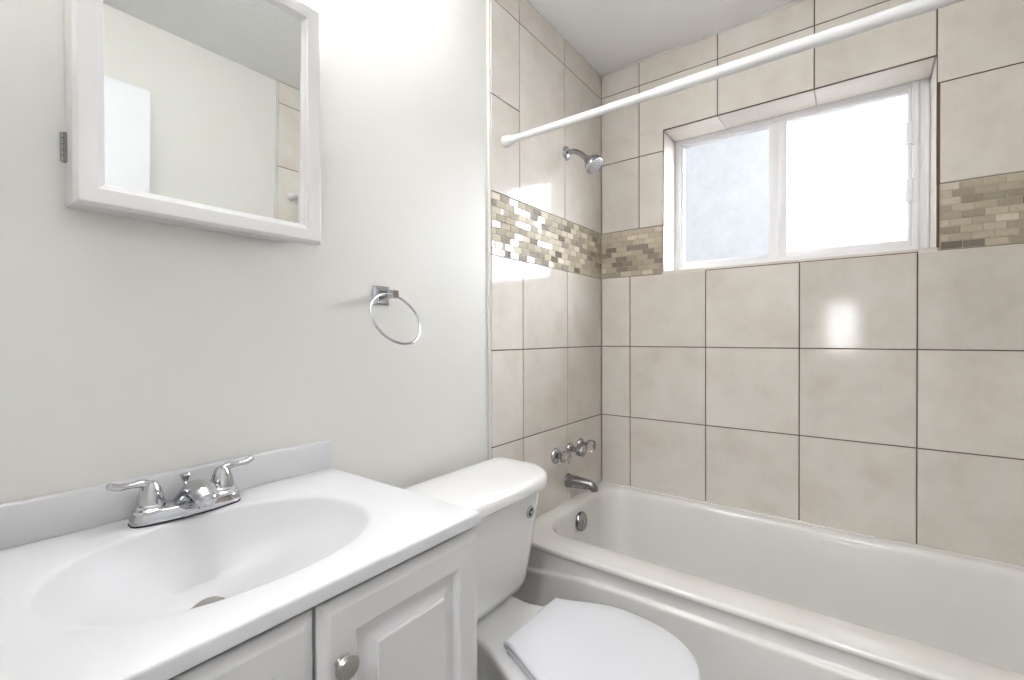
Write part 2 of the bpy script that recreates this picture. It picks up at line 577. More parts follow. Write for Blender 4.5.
# caulk beads: tile edge on the painted wall, back corner ledge of the tub
bm = bmesh.new()
add_box(bm, (-0.0125, TE - 0.006, 0.0), (-0.003, TE + 0.0012, CEIL - 0.001), 0.002)
structure(finish('trim_1', bm, M['caulk']))
bm = bmesh.new()
add_box(bm, (XR + 0.003, TE - 0.006, 0.0), (XR + 0.0125, TE + 0.0012, CEIL - 0.001), 0.002)
structure(finish('trim_2', bm, M['caulk']))
# thin painted cove where ceiling meets the tile
structure(box('trim_3', (0.0, -0.004, CEIL - 0.006), (XR, 0.004, CEIL), M['caulk'], bev=0.001))

# front wall with doorway, and the hall beyond it
DX0, DX1, DH = 0.54, 1.25, 1.95
bm = bmesh.new()
for lo, hi in (((-0.13, YF - 0.11, -0.10), (DX0, YF, CEIL)), ((DX1, YF - 0.11, -0.10), (XR + 0.13, YF, CEIL)), ((DX0, YF - 0.11, DH), (DX1, YF, CEIL))):
    add_box(bm, lo, hi)
structure(finish('wall_front', bm, M['paint'], smooth=False))
HY = -4.60
structure(box('floor_hall', (-0.7, HY, -0.10), (2.3, YF - 0.11, 0.0), M['floor']))
structure(box('ceiling_hall', (-0.7, HY, 2.40), (2.3, YF - 0.11, 2.50), M['ceil']))
structure(box('wall_hall_left', (-0.8, HY - 0.1, -0.10), (-0.7, YF - 0.11, 2.50), M['paint']))
structure(box('wall_hall_right', (2.3, HY - 0.1, -0.10), (2.4, YF - 0.11, 2.50), M['paint']))
bm = bmesh.new()
for lo, hi in (((-0.7, YF - 0.11, -0.10), (-0.13, YF, 2.50)), ((XR + 0.13, YF - 0.11, -0.10), (2.3, YF, 2.50)), ((-0.13, YF - 0.11, CEIL), (XR + 0.13, YF, 2.50))):
    add_box(bm, lo, hi)
structure(finish('wall_hall_near', bm, M['paint'], smooth=False))
hx0, hx1, hz0, hz1 = 0.62, 0.95, 0.90, 1.50
bm = bmesh.new()
for lo, hi in (((-0.7, HY - 0.1, -0.10), (hx0, HY, 2.50)), ((hx1, HY - 0.1, -0.10), (2.3, HY, 2.50)), ((hx0, HY - 0.1, -0.10), (hx1, HY, hz0)), ((hx0, HY - 0.1, hz1), (hx1, HY, hz1 + (2.50 - hz1)))):
    add_box(bm, lo, hi)
structure(finish('wall_hall_far', bm, M['paint'], smooth=False))
w2 = struct_empty('window_2', ((hx0 + hx1) / 2, HY - 0.05, hz0))
bm = bmesh.new()
t_ = 0.03
for lo, hi in (((hx0, HY - 0.07, hz0), (hx0 + t_, HY - 0.03, hz1)), ((hx1 - t_, HY - 0.07, hz0), (hx1, HY - 0.03, hz1)), ((hx0 + t_, HY - 0.07, hz0), (hx1 - t_, HY - 0.03, hz0 + t_)), ((hx0 + t_, HY - 0.07, hz1 - t_), (hx1 - t_, HY - 0.03, hz1))):
    add_box(bm, lo, hi)
finish('frame', bm, M['vinyl'], w2, smooth=False)
box('pane', (hx0 + t_, HY - 0.053, hz0 + t_), (hx1 - t_, HY - 0.048, hz1 - t_), M['glassr'], w2)

# unseen lamp added in the hall for frontal fill through the doorway
t = thing('hall_fill_light', 'added fill lamp, round and white, unseen on the hall ceiling beyond the doorway', 'fill light', (0.95, -2.9, 2.40))
lathe('base', [(0.27, 0.0), (0.27, 0.02), (0.26, 0.03)], (0.95, -2.9, 2.40), (0, 0, -1), M['doorw'], t)
lathe('diffuser', [(0.25, 0.03), (0.25, 0.045), (0.22, 0.075), (0.14, 0.098), (0.03, 0.105)], (0.95, -2.9, 2.40), (0, 0, -1), M['hallfill'], t)

# bathroom door, swung open into the room (seen in the mirror)
d1 = struct_empty('door_1', (1.262, YF, 0.0))
box('leaf', (1.262, YF + 0.004, 0.012), (1.297, YF + 0.69, 1.932), M['doorw'], d1, bev=0.002)
bm = bmesh.new()
add_lathe(bm, [(0.03, 0.0), (0.03, 0.004), (0.012, 0.008), (0.012, 0.03), (0.026, 0.038), (0.029, 0.052), (0.022, 0.064), (0.004, 0.068)], (1.262, YF + 0.63, 0.95), (-1, 0, 0))
finish('door_handle', bm, M['nickel'], d1)
# ------------------------------------------------------------------ window
w1 = struct_empty('window_1', ((WX0 + WX1) / 2, 0.155, WZ0))
FY = 0.150
fx0, fx1, fz0, fz1 = WX0, WX1, WZ0, WZ1
def ring_frame(bm, x0, x1, z0, z1, tl, tr, tb, tt, y0, y1, bev=0.0015):
    add_box(bm, (x0, y0, z0), (x0 + tl, y1, z1), bev)
    add_box(bm, (x1 - tr, y0, z0), (x1, y1, z1), bev)
    add_box(bm, (x0 + tl - 0.0005, y0, z0), (x1 - tr + 0.0005, y1, z0 + tb), bev)
    add_box(bm, (x0 + tl - 0.0005, y0, z1 - tt), (x1 - tr + 0.0005, y1, z1), bev)
bm = bmesh.new()
ring_frame(bm, fx0 - 0.008, fx1 + 0.008, fz0 - 0.008, fz1 + 0.008, 0.030, 0.054, 0.042, 0.026, FY + 0.0005, FY + 0.055)
add_box(bm, (fx1 - 0.040, FY - 0.006, fz0 + 0.002), (fx1 - 0.027, FY + 0.004, fz1 - 0.002), 0.002)
add_box(bm, (fx1 - 0.012, FY - 0.004, fz0 + 0.002), (fx1 - 0.001, FY + 0.004, fz1 - 0.002), 0.002)
finish('frame', bm, M['vinyl'], w1)
# sliding sash on the left, fixed glazing on the right, meeting stiles in the middle
mid0, mid1 = 0.639, 0.700
sl = bmesh.new()
ring_frame(sl, fx0 + 0.0215, mid0 + 0.034, fz0 + 0.0335, fz1 - 0.0175, 0.014, 0.034, 0.020, 0.014, FY + 0.010, FY + 0.030)
s1 = finish('sash', sl, M['vinyl'], w1)
box('pane', (fx0 + 0.035, FY + 0.018, fz0 + 0.053), (mid0 + 0.001, FY + 0.023, fz1 - 0.031), M['glassl'], s1)
sr = bmesh.new()
ring_frame(sr, mid1 - 0.030, fx1 - 0.0465, fz0 + 0.0335, fz1 - 0.0175, 0.030, 0.008, 0.022, 0.010, FY + 0.003, FY + 0.032)
s2 = finish('sash', sr, M['vinyl'], w1)
box('pane', (mid1 - 0.001, FY + 0.016, fz0 + 0.055), (fx1 - 0.054, FY + 0.021, fz1 - 0.027), M['glassr'], s2)
for zc in (R0 + 1.026, R0 + 0.835):
    bm = bmesh.new()
    add_box(bm, (fx1 - 0.062, FY - 0.012, zc - 0.036), (fx1 - 0.043, FY + 0.006, zc + 0.036), 0.002)
    add_box(bm, (fx1 - 0.046, FY - 0.008, zc - 0.040), (fx1 - 0.028, FY + 0.002, zc + 0.040), 0.002)
    finish('latch', bm, M['vinyl'], w1)

# ------------------------------------------------------------------ bathtub
RIM = R0 - 0.302
TX1 = XR
TYF = -0.694
t = thing('bathtub', 'off-white alcove bathtub below the tiled walls and window', 'bathtub', (0.75, -0.35, 0.0))
bm = bmesh.new()
rings = []
for x0, x1, y0, y1, rad, z in (
    (0.001, TX1 - 0.001, TYF + 0.012, -0.001, 0.002, RIM),
    (0.030, TX1 - 0.020, TYF + 0.045, -0.018, 0.03, RIM),
    (0.050, TX1 - 0.036, TYF + 0.100, -0.042, (0.06, 0.05, 0.10, 0.10), RIM - 0.0005),
    (0.054, TX1 - 0.040, TYF + 0.108, -0.047, (0.06, 0.05, 0.105, 0.105), RIM - 0.004),
    (0.058, TX1 - 0.044, TYF + 0.114, -0.051, (0.06, 0.05, 0.108, 0.108), RIM - 0.011),
    (0.062, TX1 - 0.050, TYF + 0.118, -0.056, (0.06, 0.05, 0.11, 0.11), RIM - 0.028),
    (0.072, TX1 - 0.066, TYF + 0.128, -0.068, (0.07, 0.06, 0.115, 0.115), RIM - 0.12),
    (0.088, TX1 - 0.090, TYF + 0.146, -0.085, (0.09, 0.08, 0.12, 0.12), RIM - 0.24),
    (0.104, TX1 - 0.115, TYF + 0.164, -0.104, (0.10, 0.10, 0.12, 0.12), RIM - 0.305),
    (0.130, TX1 - 0.150, TYF + 0.185, -0.128, 0.11, RIM - 0.340),
    (0.170, TX1 - 0.200, TYF + 0.220, -0.165, 0.09, RIM - 0.352),
    (0.300, TX1 - 0.400, TYF + 0.300, -0.250, 0.04, RIM - 0.356)):
    rings.append(rrect(x0, x1, y0, y1, rad, z))
loft(bm, rings, False, True)
finish('basin', bm, M['tub'], t, angle=50)
# apron: section swept along the front, with a ledge that dips at the drain end
bm = bmesh.new()
NX = 60
rings = []
for i in range(NX + 1):
    x = 0.001 + (TX1 - 0.002) * i / NX
    zl = R0 - 0.358 - 0.045 * max(0.0, (0.36 - x) / 0.36) ** 1.6
    sec = [(TYF + 0.0125, RIM), (TYF + 0.0065, RIM - 0.0008), (TYF + 0.0025, RIM - 0.0028), (TYF + 0.0005, RIM - 0.0058), (TYF, RIM - 0.0095),
           (TYF, RIM - 0.014), (TYF + 0.0012, RIM - 0.0165), (TYF + 0.004, RIM - 0.0175), (TYF + 0.0052, RIM - 0.019), (TYF + 0.0060, RIM - 0.024), (TYF + 0.0075, (RIM + zl) / 2), (TYF + 0.0080, zl + 0.006), (TYF + 0.0074, zl + 0.003), (TYF + 0.0055, zl + 0.0015), (TYF + 0.001, zl),
           (TYF - 0.0025, zl - 0.0010), (TYF - 0.0048, zl - 0.0030), (TYF - 0.0060, zl - 0.0060), (TYF - 0.0062, zl - 0.012), (TYF - 0.0062, zl - 0.03), (TYF - 0.004, 0.06), (TYF - 0.004, 0.001)]
    rings.append([Vector((x, y, z)) for y, z in sec])
loft(bm, rings, closed=False)
finish('apron', bm, M['tub'], t, angle=60)
# back flange ledge against the tiles
bm = bmesh.new()
add_box(bm, (0.002, -0.014, RIM - 0.002), (TX1 - 0.002, -0.0015, RIM + 0.006), 0.003)
add_box(bm, (0.0015, TYF + 0.02, RIM - 0.002), (0.012, -0.0145, RIM + 0.005), 0.002)
finish('flange', bm, M['tub'], t)
oc = Vector((0.0715, -0.325, R0 - 0.3595))
od = Vector((1, 0, 0.11)).normalized()
ov = lathe('overflow_plate', [(0.036, -0.002), (0.036, 0.004), (0.033, 0.009), (0.024, 0.0105), (0.006, 0.0105)], oc, od, M['gunmetal'], t)
ov['label'] = 'dull metal overflow plate'
lathe('screw', [(0.006, 0.010), (0.006, 0.0125), (0.003, 0.0135)], oc, od, M['chrome'], ov, seg=16)
lathe('drain', [(0.032, 0.0), (0.030, 0.004), (0.012, 0.005), (0.010, 0.009), (0.003, 0.010)], (0.40, -0.345, RIM - 0.3565), (0, 0, 1), M['chrome'], t)

# ------------------------------------------------------------------ tub fittings on the left tiled wall
sp = thing('tub_spout', 'dark metal tub spout below the three tap handles', 'spout', (0.0, -0.302, R0 - 0.222))
tube('body', [(0.004, -0.302, R0 - 0.2215), (0.03, -0.302, R0 - 0.2215), (0.065, -0.302, R0 - 0.2215), (0.100, -0.302, R0 - 0.2225), (0.115, -0.302, R0 - 0.231)],
     [0.0255, 0.025, 0.022, 0.018, 0.0145], M['gunmetal'], sp, seg=28)
lathe('outlet', [(0.0145, -0.004), (0.0150, 0.013), (0.0135, 0.0145), (0.0125, 0.010)], (0.1145, -0.302, R0 - 0.2275), (0.10, 0, -1), M['gunmetal'], sp)
lathe('collar', [(0.028, 0.0), (0.028, 0.004), (0.0265, 0.006)], (0.0, -0.302, R0 - 0.2215), (1, 0, 0), M['gunmetal'], sp)

def tap(y, z, fr, label, acr, kx=0.028, kr=0.0225):
    q = thing('tap_handle', label, 'tap', (0.0, y, z), 'tap handles over the tub spout')
    lathe('escutcheon', [(fr, 0.0), (fr, 0.004), (fr * 0.88, 0.010), (fr * 0.62, 0.015), (0.011, 0.017)], (0.0, y, z), (1, 0, 0), M['chrome_dim'], q)
    lathe('stem', [(0.0105, 0.014), (0.0105, kx + 0.002)], (0.0, y, z), (1, 0, 0), M['chrome_dim'], q)
    kn = lathe('knob', [(0.012, 0.0), (kr * 0.92, 0.004), (kr, 0.010), (kr, 0.026), (kr * 0.93, 0.031), (kr * 0.72, 0.033)], (kx, y, z), (1, 0, 0),
          M['acrylic'] if acr else M['chrome_dim'], q, seg=48, star=8, amp=0.055, angle=50)
    lathe('cap', [(kr * 0.62, 0.0), (kr * 0.62, 0.002), (kr * 0.5, 0.0035), (0.002, 0.004)], (kx + 0.033, y, z), (1, 0, 0), M['chrome_dim'], kn)
    return q
tap(-0.396, R0 - 0.104, 0.030, 'clear knob tap over the tub, nearest the toilet tank', True)
tap(-0.290, R0 - 0.098, 0.023, 'middle chrome tap handle directly above the tub spout', False, 0.034, 0.0225)
tap(-0.200, R0 - 0.096, 0.024, 'clear knob tap over the tub, nearest the corner and window wall', True, 0.032, 0.0215)

sh = thing('shower', 'chrome shower head on a short bent arm high on the tiled wall', 'shower head', (0.0, -0.316, R0 + 1.066))
lathe('flange', [(0.027, 0.0), (0.027, 0.003), (0.022, 0.010), (0.012, 0.014)], (0.0, -0.311, R0 + 1.068), (1, 0, 0), M['chrome_dim'], sh)
tube('arm', [(0.006, -0.311, R0 + 1.068), (0.032, -0.311, R0 + 1.068), (0.060, -0.311, R0 + 1.054), (0.094, -0.311, R0 + 1.022)], [0.0100] * 4, M['chrome_dim'], sh)
hd = Vector((0.72, 0.0, -0.694)).normalized()
hb = Vector((0.088, -0.311, R0 + 1.0275))
hh = lathe('head', [(0.012, 0.0), (0.015, 0.004), (0.015, 0.010), (0.0125, 0.013), (0.017, 0.017), (0.030, 0.026), (0.0360, 0.036), (0.0372, 0.050), (0.0355, 0.054)], hb, hd, M['chrome_dim'], sh, seg=40)
fc = lathe('spray_face', [(0.0345, 0.052), (0.0345, 0.0555), (0.030, 0.0570), (0.012, 0.0575), (0.003, 0.0575)], hb, hd, M['screen'], sh, seg=40)
bm = bmesh.new()
d_, e1_, e2_ = basis(hd)
for rr, n_ in ((0.009, 6), (0.018, 12), (0.027, 18)):
    for k in range(n_):
        c = hb + d_ * 0.0568 + e1_ * rr * math.cos(2*PI*k/n_) + e2_ * rr * math.sin(2*PI*k/n_)
        add_lathe(bm, [(0.0016, 0.0), (0.0012, 0.0022)], c, hd, seg=8)
nz = finish('nozzles', bm, M['rubber'], fc)
nz['kind'] = 'stuff'

# ------------------------------------------------------------------ shower curtain rod
ry, rz = -0.7055, R0 + 0.9785
rd = thing('shower_curtain_rod', 'white tension shower curtain rod spanning above the tub', 'curtain rod', (0.75, ry, rz))
XJ = 0.497
lathe('thin_tube', [(0.0112, 0.012), (0.0112, XJ + 0.03)], (0, ry, rz), (1, 0, 0), M['rod'], rd)
lathe('thick_tube', [(0.0122, XJ), (0.0136, XJ + 0.0005), (0.0136, XR - 0.012)], (0, ry, rz), (1, 0, 0), M['rod'], rd)
lathe('end_cap', [(0.0185, 0.0006), (0.0185, 0.010), (0.0165, 0.022), (0.0130, 0.028), (0.0128, 0.046), (0.0114, 0.047)], (0, ry, rz), (1, 0, 0), M['rod'], rd)
lathe('end_cap', [(0.0195, 0.0006), (0.0195, 0.010), (0.0175, 0.022), (0.0150, 0.028), (0.0148, 0.046), (0.0138, 0.047)], (XR, ry, rz), (-1, 0, 0), M['rod'], rd)

# ------------------------------------------------------------------ toilet
TC = -1.008
t = thing('toilet', 'white two-piece toilet with closed lid between vanity and bathtub', 'toilet', (0.35, TC, 0.0))
TB = R0 - 0.337
# tank
bm = bmesh.new()
rings = []
for z, hw, xb, xf, rad in ((TB + 0.001, 0.146, 0.045, 0.178, 0.05), (TB + 0.010, 0.163, 0.038, 0.193, 0.055), (TB + 0.03, 0.174, 0.034, 0.198, 0.055), (TB + 0.10, 0.189, 0.032, 0.203, 0.055),
                           (TB + 0.18, 0.204, 0.031, 0.209, 0.055), (TB + 0.282, 0.2185, 0.030, 0.215, 0.055)):
    rings.append(rrect(xb, xf, TC - hw, TC + hw, (rad, rad, 0.03, 0.03), z))
loft(bm, rings, True, True)
tank = finish('tank', bm, M['porc'], t, angle=50)
def lid_ring(off, z):
    pts = []
    base = rrect(0.022 - off, 0.247 + off, TC - 0.235 - off, TC + 0.235 + off, (0.105 + off, 0.105 + off, max(0.004, 0.035 + off), max(0.004, 0.035 + off)), z, nc=14)
    for p in base:      # bowed front
        k = max(0.0, (p.x - 0.14) / 0.112)
        p.x += 0.012 * k * (1 - ((p.y - TC) / 0.24) ** 2)
        pts.append(p)
    return pts
LT = R0 - 0.018
bm = bmesh.new()
loft(bm, [lid_ring(-0.022, LT - 0.037), lid_ring(-0.006, LT - 0.036), lid_ring(0.0, LT - 0.033), lid_ring(0.002, LT - 0.026), lid_ring(0.0008, LT - 0.016), lid_ring(-0.0015, LT - 0.009), lid_ring(-0.0055, LT - 0.004), lid_ring(-0.011, LT - 0.0012),
          lid_ring(-0.018, LT - 0.0001), lid_ring(-0.05, LT + 0.0006), lid_ring(-0.085, LT + 0.001)], True, True)
finish('tank_lid', bm, M['porc'], t, angle=50)
# flush handle hole (handle missing): chrome ring with dark centre
hc = Vector((0.2095, -0.872, R0 - 0.122))
hn = Vector((1, 0.02, -0.05)).normalized()
fl = lathe('flush_hole_ring', [(0.0165, -0.003), (0.0165, 0.003), (0.0145, 0.006), (0.011, 0.006), (0.0095, 0.003), (0.0095, -0.002)], hc, hn, M['chrome'], tank, cap1=False)
lathe('hole', [(0.0094, -0.002), (0.0094, 0.0025)], hc, hn, M['hole'], fl, seg=24)
lathe('shaft', [(0.005, 0.002), (0.005, 0.006), (0.0035, 0.0065)], hc, hn, M['chrome'], fl, seg=12)

# bowl: deck widening into the rim, lofted down to the foot
def egg(x0, x1, hb, hw, xm, z, n=28, sq=2.3, neck=0.0):
    """plan outline: square-ish back of half-width hb at x0, widest hw at xm, round nose at x1"""
    half = []
    for k in range(n + 1):
        q = k / n
        if q < 0.5:
            s = q / 0.5
            x = x0 + (xm - x0) * s
            w_ = min(1.0, max(0.0, (s - neck) / (1 - neck)))
            half.append((x, hb + (hw - hb) * math.sin(w_ * PI / 2) ** 1.4))
        else:
            a = (q - 0.5) / 0.5 * PI / 2
            half.append((xm + (x1 - xm) * math.sin(a) ** (2 / sq * 1.0), hw * max(0.0, math.cos(a)) ** (2 / sq)))
    pts = [Vector((x, TC - y, z)) for x, y in half]
    pts += [Vector((x, TC + y, z)) for x, y in reversed(half[:-1])]
    return pts
bm = bmesh.new()
rz_ = TB
prof = [(0.030, 0.600, 0.085, 0.100, 0.36, 0.001), (0.040, 0.570, 0.080, 0.095, 0.34, 0.03), (0.06, 0.54, 0.075, 0.09, 0.34, 0.10), (0.07, 0.545, 0.075, 0.095, 0.37, 0.18),
        (0.06, 0.585, 0.078, 0.125, 0.42, 0.26), (0.04, 0.630, 0.084, 0.150, 0.44, 0.32), (0.026, 0.655, 0.092, 0.163, 0.45, rz_ - 0.03), (0.022, 0.662, 0.095, 0.167, 0.45, rz_ - 0.012), (0.024, 0.660, 0.093, 0.166, 0.45, rz_ - 0.003), (0.030, 0.654, 0.088, 0.160, 0.45, rz_),
        (0.06, 0.60, 0.05, 0.11, 0.45, rz_)]
loft(bm, [egg(*q, neck=0.5) for q in prof], True, True)
finish('bowl', bm, M['porc'], t, angle=55)
# seat and lid
def plate(name, x0, x1, hb, hw, xm, z0, z1, rr, mat, parent, dome=0.0):
    bm = bmesh.new()
    R_ = [egg(x0 + rr, x1 - rr, hb - rr, hw - rr, xm, z0), egg(x0 + rr*.3, x1 - rr*.3, hb - rr*.3, hw - rr*.3, xm, z0 + rr*.3), egg(x0, x1, hb, hw, xm, z0 + rr),
          egg(x0, x1, hb, hw, xm, z1 - rr), egg(x0 + rr*.3, x1 - rr*.3, hb - rr*.3, hw - rr*.3, xm, z1 - rr*.3), egg(x0 + rr, x1 - rr, hb - rr, hw - rr, xm, z1),
          egg(x0 + .04, x1 - .05, hb - .035, hw - .045, xm, z1 + dome * .7), egg(x0 + .09, x1 - .12, hb - .07, hw - .11, xm, z1 + dome)]
    loft(bm, R_, True, True)
    return finish(name, bm, mat, parent, angle=50)
plate('seat', 0.312, 0.672, 0.100, 0.152, 0.475, TB + 0.004, TB + 0.018, 0.005, M['seat'], t)
lid = plate('seat_lid', 0.310, 0.677, 0.104, 0.157, 0.475, TB + 0.022, TB + 0.036, 0.006, M['seat'], t, 0.002)
for s_ in (-1, 1):
    box('hinge', (0.292, TC + s_ * 0.070 - 0.017, TB + 0.001), (0.312, TC + s_ * 0.070 + 0.017, TB + 0.019), M['seat'], t, bev=0.005, seg=3)
for s_ in (-1, 1):
    lathe('bolt_cap', [(0.014, 0.0), (0.014, 0.008), (0.009, 0.016), (0.002, 0.018)], (0.33, TC + s_ * 0.085, 0.03), (0, s_ * 0.6, 0.8), M['seat'], t, seg=16)

# ------------------------------------------------------------------ vanity cabinet
VY0, VY1 = -1.880, -1.3185
ZC = R0 + 0.0672           # counter surface
CB = ZC - 0.0195           # counter underside
v = thing('vanity_cabinet', 'white two-door vanity cabinet under the sink top', 'cabinet', (0.2, -1.60, 0.0))
bm = bmesh.new()
pz = CB - 0.0005
add_box(bm, (-0.010, VY0, 0.09), (0.399, VY0 + 0.016, pz))
add_box(bm, (-0.010, VY1 - 0.016, 0.09), (0.399, VY1, pz))
add_box(bm, (-0.010, VY0 + 0.016, 0.09), (0.399, VY1 - 0.016, 0.106))
add_box(bm, (0.383, VY0 + 0.016, pz - 0.045), (0.399, VY1 - 0.016, pz))
add_box(bm, (0.383, -1.618, 0.106), (0.399, -1.580, pz - 0.045))
add_box(bm, (-0.010, VY0 + 0.016, 0.0), (0.330, VY1 - 0.016, 0.09))
finish('body', bm, M['lam'], v, smooth=False)

def raised_door(name, y0, y1, z0, z1, xb, label=None):
    """raised-panel door: concentric rectangles lofted from the back edge to the centre panel"""
    T = 0.0205
    prof = [(0.0, 0.0), (0.0, T * 0.62), (0.0015, T * 0.70), (0.010, T * 0.93), (0.0125, T * 0.97), (0.0145, T), (0.046, T), (0.0485, T - 0.0012), (0.0505, T - 0.0055), (0.054, T - 0.0085), (0.058, T - 0.009),
            (0.064, T - 0.0085), (0.079, T - 0.0035), (0.0795, T - 0.0018), (0.0815, T - 0.0006), (0.090, T - 0.0006)]
    bm = bmesh.new()
    rings = [[Vector((xb + h, y0 + i, z0 + i)), Vector((xb + h, y1 - i, z0 + i)), Vector((xb + h, y1 - i, z1 - i)), Vector((xb + h, y0 + i, z1 - i))] for i, h in prof]
    loft(bm, rings, True, True)
    return finish(name, bm, M['lam'], v, angle=14)
DT = R0 + 0.0385
dr = raised_door('door', -1.5965, VY1 + 0.001, 0.10, DT, 0.4005)
dl = raised_door('door', VY0 - 0.001, -1.6005, 0.10, DT, 0.4005)
def knob(y, z, parent):
    k = lathe('knob', [(0.0075, 0.0), (0.0075, 0.002), (0.0060, 0.004), (0.0060, 0.008), (0.010, 0.010), (0.0148, 0.0125), (0.0155, 0.0150), (0.0135, 0.0185), (0.0125, 0.0182), (0.0120, 0.0192), (0.007, 0.0208), (0.002, 0.0213)],
          (0.4205, y, z), (1, 0, 0), M['nickel'], parent, angle=25)
    return k
knob(-1.570, R0 - 0.036, dr)
knob(-1.628, R0 - 0.036, dl)

# sink top with integral oval bowl
st = thing('sink_top', 'white sink top with integral oval basin and backsplash on the vanity', 'sink', (0.2, -1.60, ZC))
SX0, SX1, SY0, SY1 = -0.0115, 0.4258, -1.888, -1.322
bc = (0.220, -1.608)
def oval(s, a, b, cx, cy, z, n=96):
    out = []
    for k in range(n):
        tt_ = 2 * PI * k / n
        c_, s_ = math.cos(tt_), math.sin(tt_)
        out.append(Vector((cx + s * b * math.copysign(abs(c_) ** 0.94, c_), cy + s * a * math.copysign(abs(s_) ** 0.94, s_), z)))
    return out
def rect_by_rays(n, x0, x1, y0, y1, z, cx, cy):
    out = []
    for p in oval(1.0, 0.192, 0.146, cx, cy, 0, n):
        dx, dy = p.x - cx, p.y - cy
        ts = []
        if abs(dx) > 1e-9: ts.append(((x1 if dx > 0 else x0) - cx) / dx)
        if abs(dy) > 1e-9: ts.append(((y1 if dy > 0 else y0) - cy) / dy)
        k = min(ts)
        out.append(Vector((cx + dx * k, cy + dy * k, z)))
    for cxn, cyn in ((x0, y0), (x0, y1), (x1, y0), (x1, y1)):     # snap nearest vertex to each corner
        q = min(out, key=lambda p: (p.x - cxn) ** 2 + (p.y - cyn) ** 2)
        q.x, q.y = cxn, cyn
    return out
bm = bmesh.new()
drn = (0.186, -1.624)
rings = [rect_by_rays(96, SX0 + 0.02, SX1 - 0.004, SY0 + 0.004, SY1 - 0.004, CB, *bc),
         rect_by_rays(96, SX0, SX1, SY0, SY1, CB + 0.001, *bc),
         rect_by_rays(96, SX0, SX1, SY0, SY1, ZC - 0.004, *bc),
         rect_by_rays(96, SX0, SX1 - 0.0008, SY0 + 0.0008, SY1 - 0.0008, ZC - 0.0016, *bc),
         rect_by_rays(96, SX0, SX1 - 0.0035, SY0 + 0.0035, SY1 - 0.0035, ZC, *bc)]
for s_, dz in ((1.16, 0.0), (1.10, -0.0003), (1.06, -0.0008), (1.02, -0.0016), (1.0, -0.0032), (0.983, -0.0068), (0.96, -0.0130), (0.925, -0.022), (0.87, -0.033), (0.79, -0.047), (0.68, -0.060), (0.54, -0.071), (0.38, -0.079), (0.24, -0.0835), (0.165, -0.0855)):
    k = max(0.0, min(1.0, (1.0 - s_) / 0.8))
    rings.append(oval(s_, 0.192 * (1 - 0.0 * k), 0.146 + (0.045 * k if s_ < 0.4 else 0), bc[0] + (drn[0] - bc[0]) * k, bc[1] + (drn[1] - bc[1]) * k, ZC + dz * 1.1))
rings.append(oval(1.0, 0.0225, 0.0225, drn[0], drn[1], ZC - 0.0955))
rings.append(oval(1.0, 0.0225, 0.0225, drn[0], drn[1], ZC - 0.11))
loft(bm, rings, False, True)
finish('counter_and_basin', bm, M['marble'], st, angle=42)
bm = bmesh.new()
add_box(bm, (-0.0115, SY0, ZC - 0.0006), (0.0048, SY1, R0 + 0.1262), 0.003, 3)
finish('backsplash', bm, M['marble'], st)
dn = lathe('drain', [(0.022, -0.006), (0.0222, 0.0012), (0.020, 0.0026), (0.0175, 0.001), (0.0165, -0.003)], (drn[0], drn[1], ZC - 0.0953), (0, 0, 1), M['nickel'], st, cap1=False)
lathe('stopper', [(0.0155, -0.004), (0.0160, 0.004), (0.0145, 0.0065), (0.008, 0.0078), (0.002, 0.008)], (drn[0], drn[1], ZC - 0.0953), (0, 0, 1), M['nickel'], dn)

# ------------------------------------------------------------------ faucet
FX, FYC = 0.045, -1.6035
fa = thing('faucet', 'chrome two-handle sink faucet on the white sink top', 'faucet', (FX, FYC, ZC))
def stadium(hl, hwid, z, bulge=0.0, n=64):
    out = []
    for k in range(n):
        a = 2 * PI * k / n
        c_, s_ = math.cos(a), math.sin(a)
        y = hl * math.copysign(abs(s_) ** 0.72, s_)
        x = hwid * math.copysign(abs(c_) ** 0.55, c_)
        if c_ > 0: x += bulge * math.exp(-(y / 0.030) ** 2)
        out.append(Vector((FX + x, FYC + y, z)))
    return out
bm = bmesh.new()
loft(bm, [stadium(0.0755, 0.0260, ZC + 0.0003, 0.004), stadium(0.0755, 0.0260, ZC + 0.0025, 0.004)], True, True)
finish('gasket', bm, M['rubber'], fa)
bm = bmesh.new()
loft(bm, [stadium(0.075, 0.0255, ZC + 0.0025, 0.004), stadium(0.0748, 0.0252, ZC + 0.007, 0.006), stadium(0.0725, 0.0230, ZC + 0.015, 0.007), stadium(0.0705, 0.0212, ZC + 0.019, 0.006), stadium(0.067, 0.0185, ZC + 0.0205, 0.004), stadium(0.05, 0.008, ZC + 0.0215)], True, True)
finish('base_plate', bm, M['chrome'], fa, angle=50)
for s_ in (-1, 1):
    hy = FYC + s_ * 0.0495
    h = lathe('handle', [(0.0225, 0.017), (0.0225, 0.0215), (0.0200, 0.0235), (0.0200, 0.028), (0.0185, 0.0295), (0.0180, 0.034), (0.0165, 0.041), (0.0140, 0.049), (0.0120, 0.055), (0.0090, 0.0605), (0.004, 0.0625)],
          (FX, hy, ZC), (0, 0, 1), M['chrome'], fa, angle=30)
    tube('lever', [(FX, hy - s_ * 0.004, ZC + 0.052), (FX, hy + s_ * 0.008, ZC + 0.0600), (FX, hy + s_ * 0.024, ZC + 0.0608), (FX, hy + s_ * 0.038, ZC + 0.0618), (FX, hy + s_ * 0.047, ZC + 0.0655)],
         [0.0085, 0.0068, 0.0052, 0.0060, 0.0064], M['chrome'], h, flat=[(1, 1), (1.15, 0.95), (1.2, 0.85), (1.35, 0.85), (1.2, 0.8)])
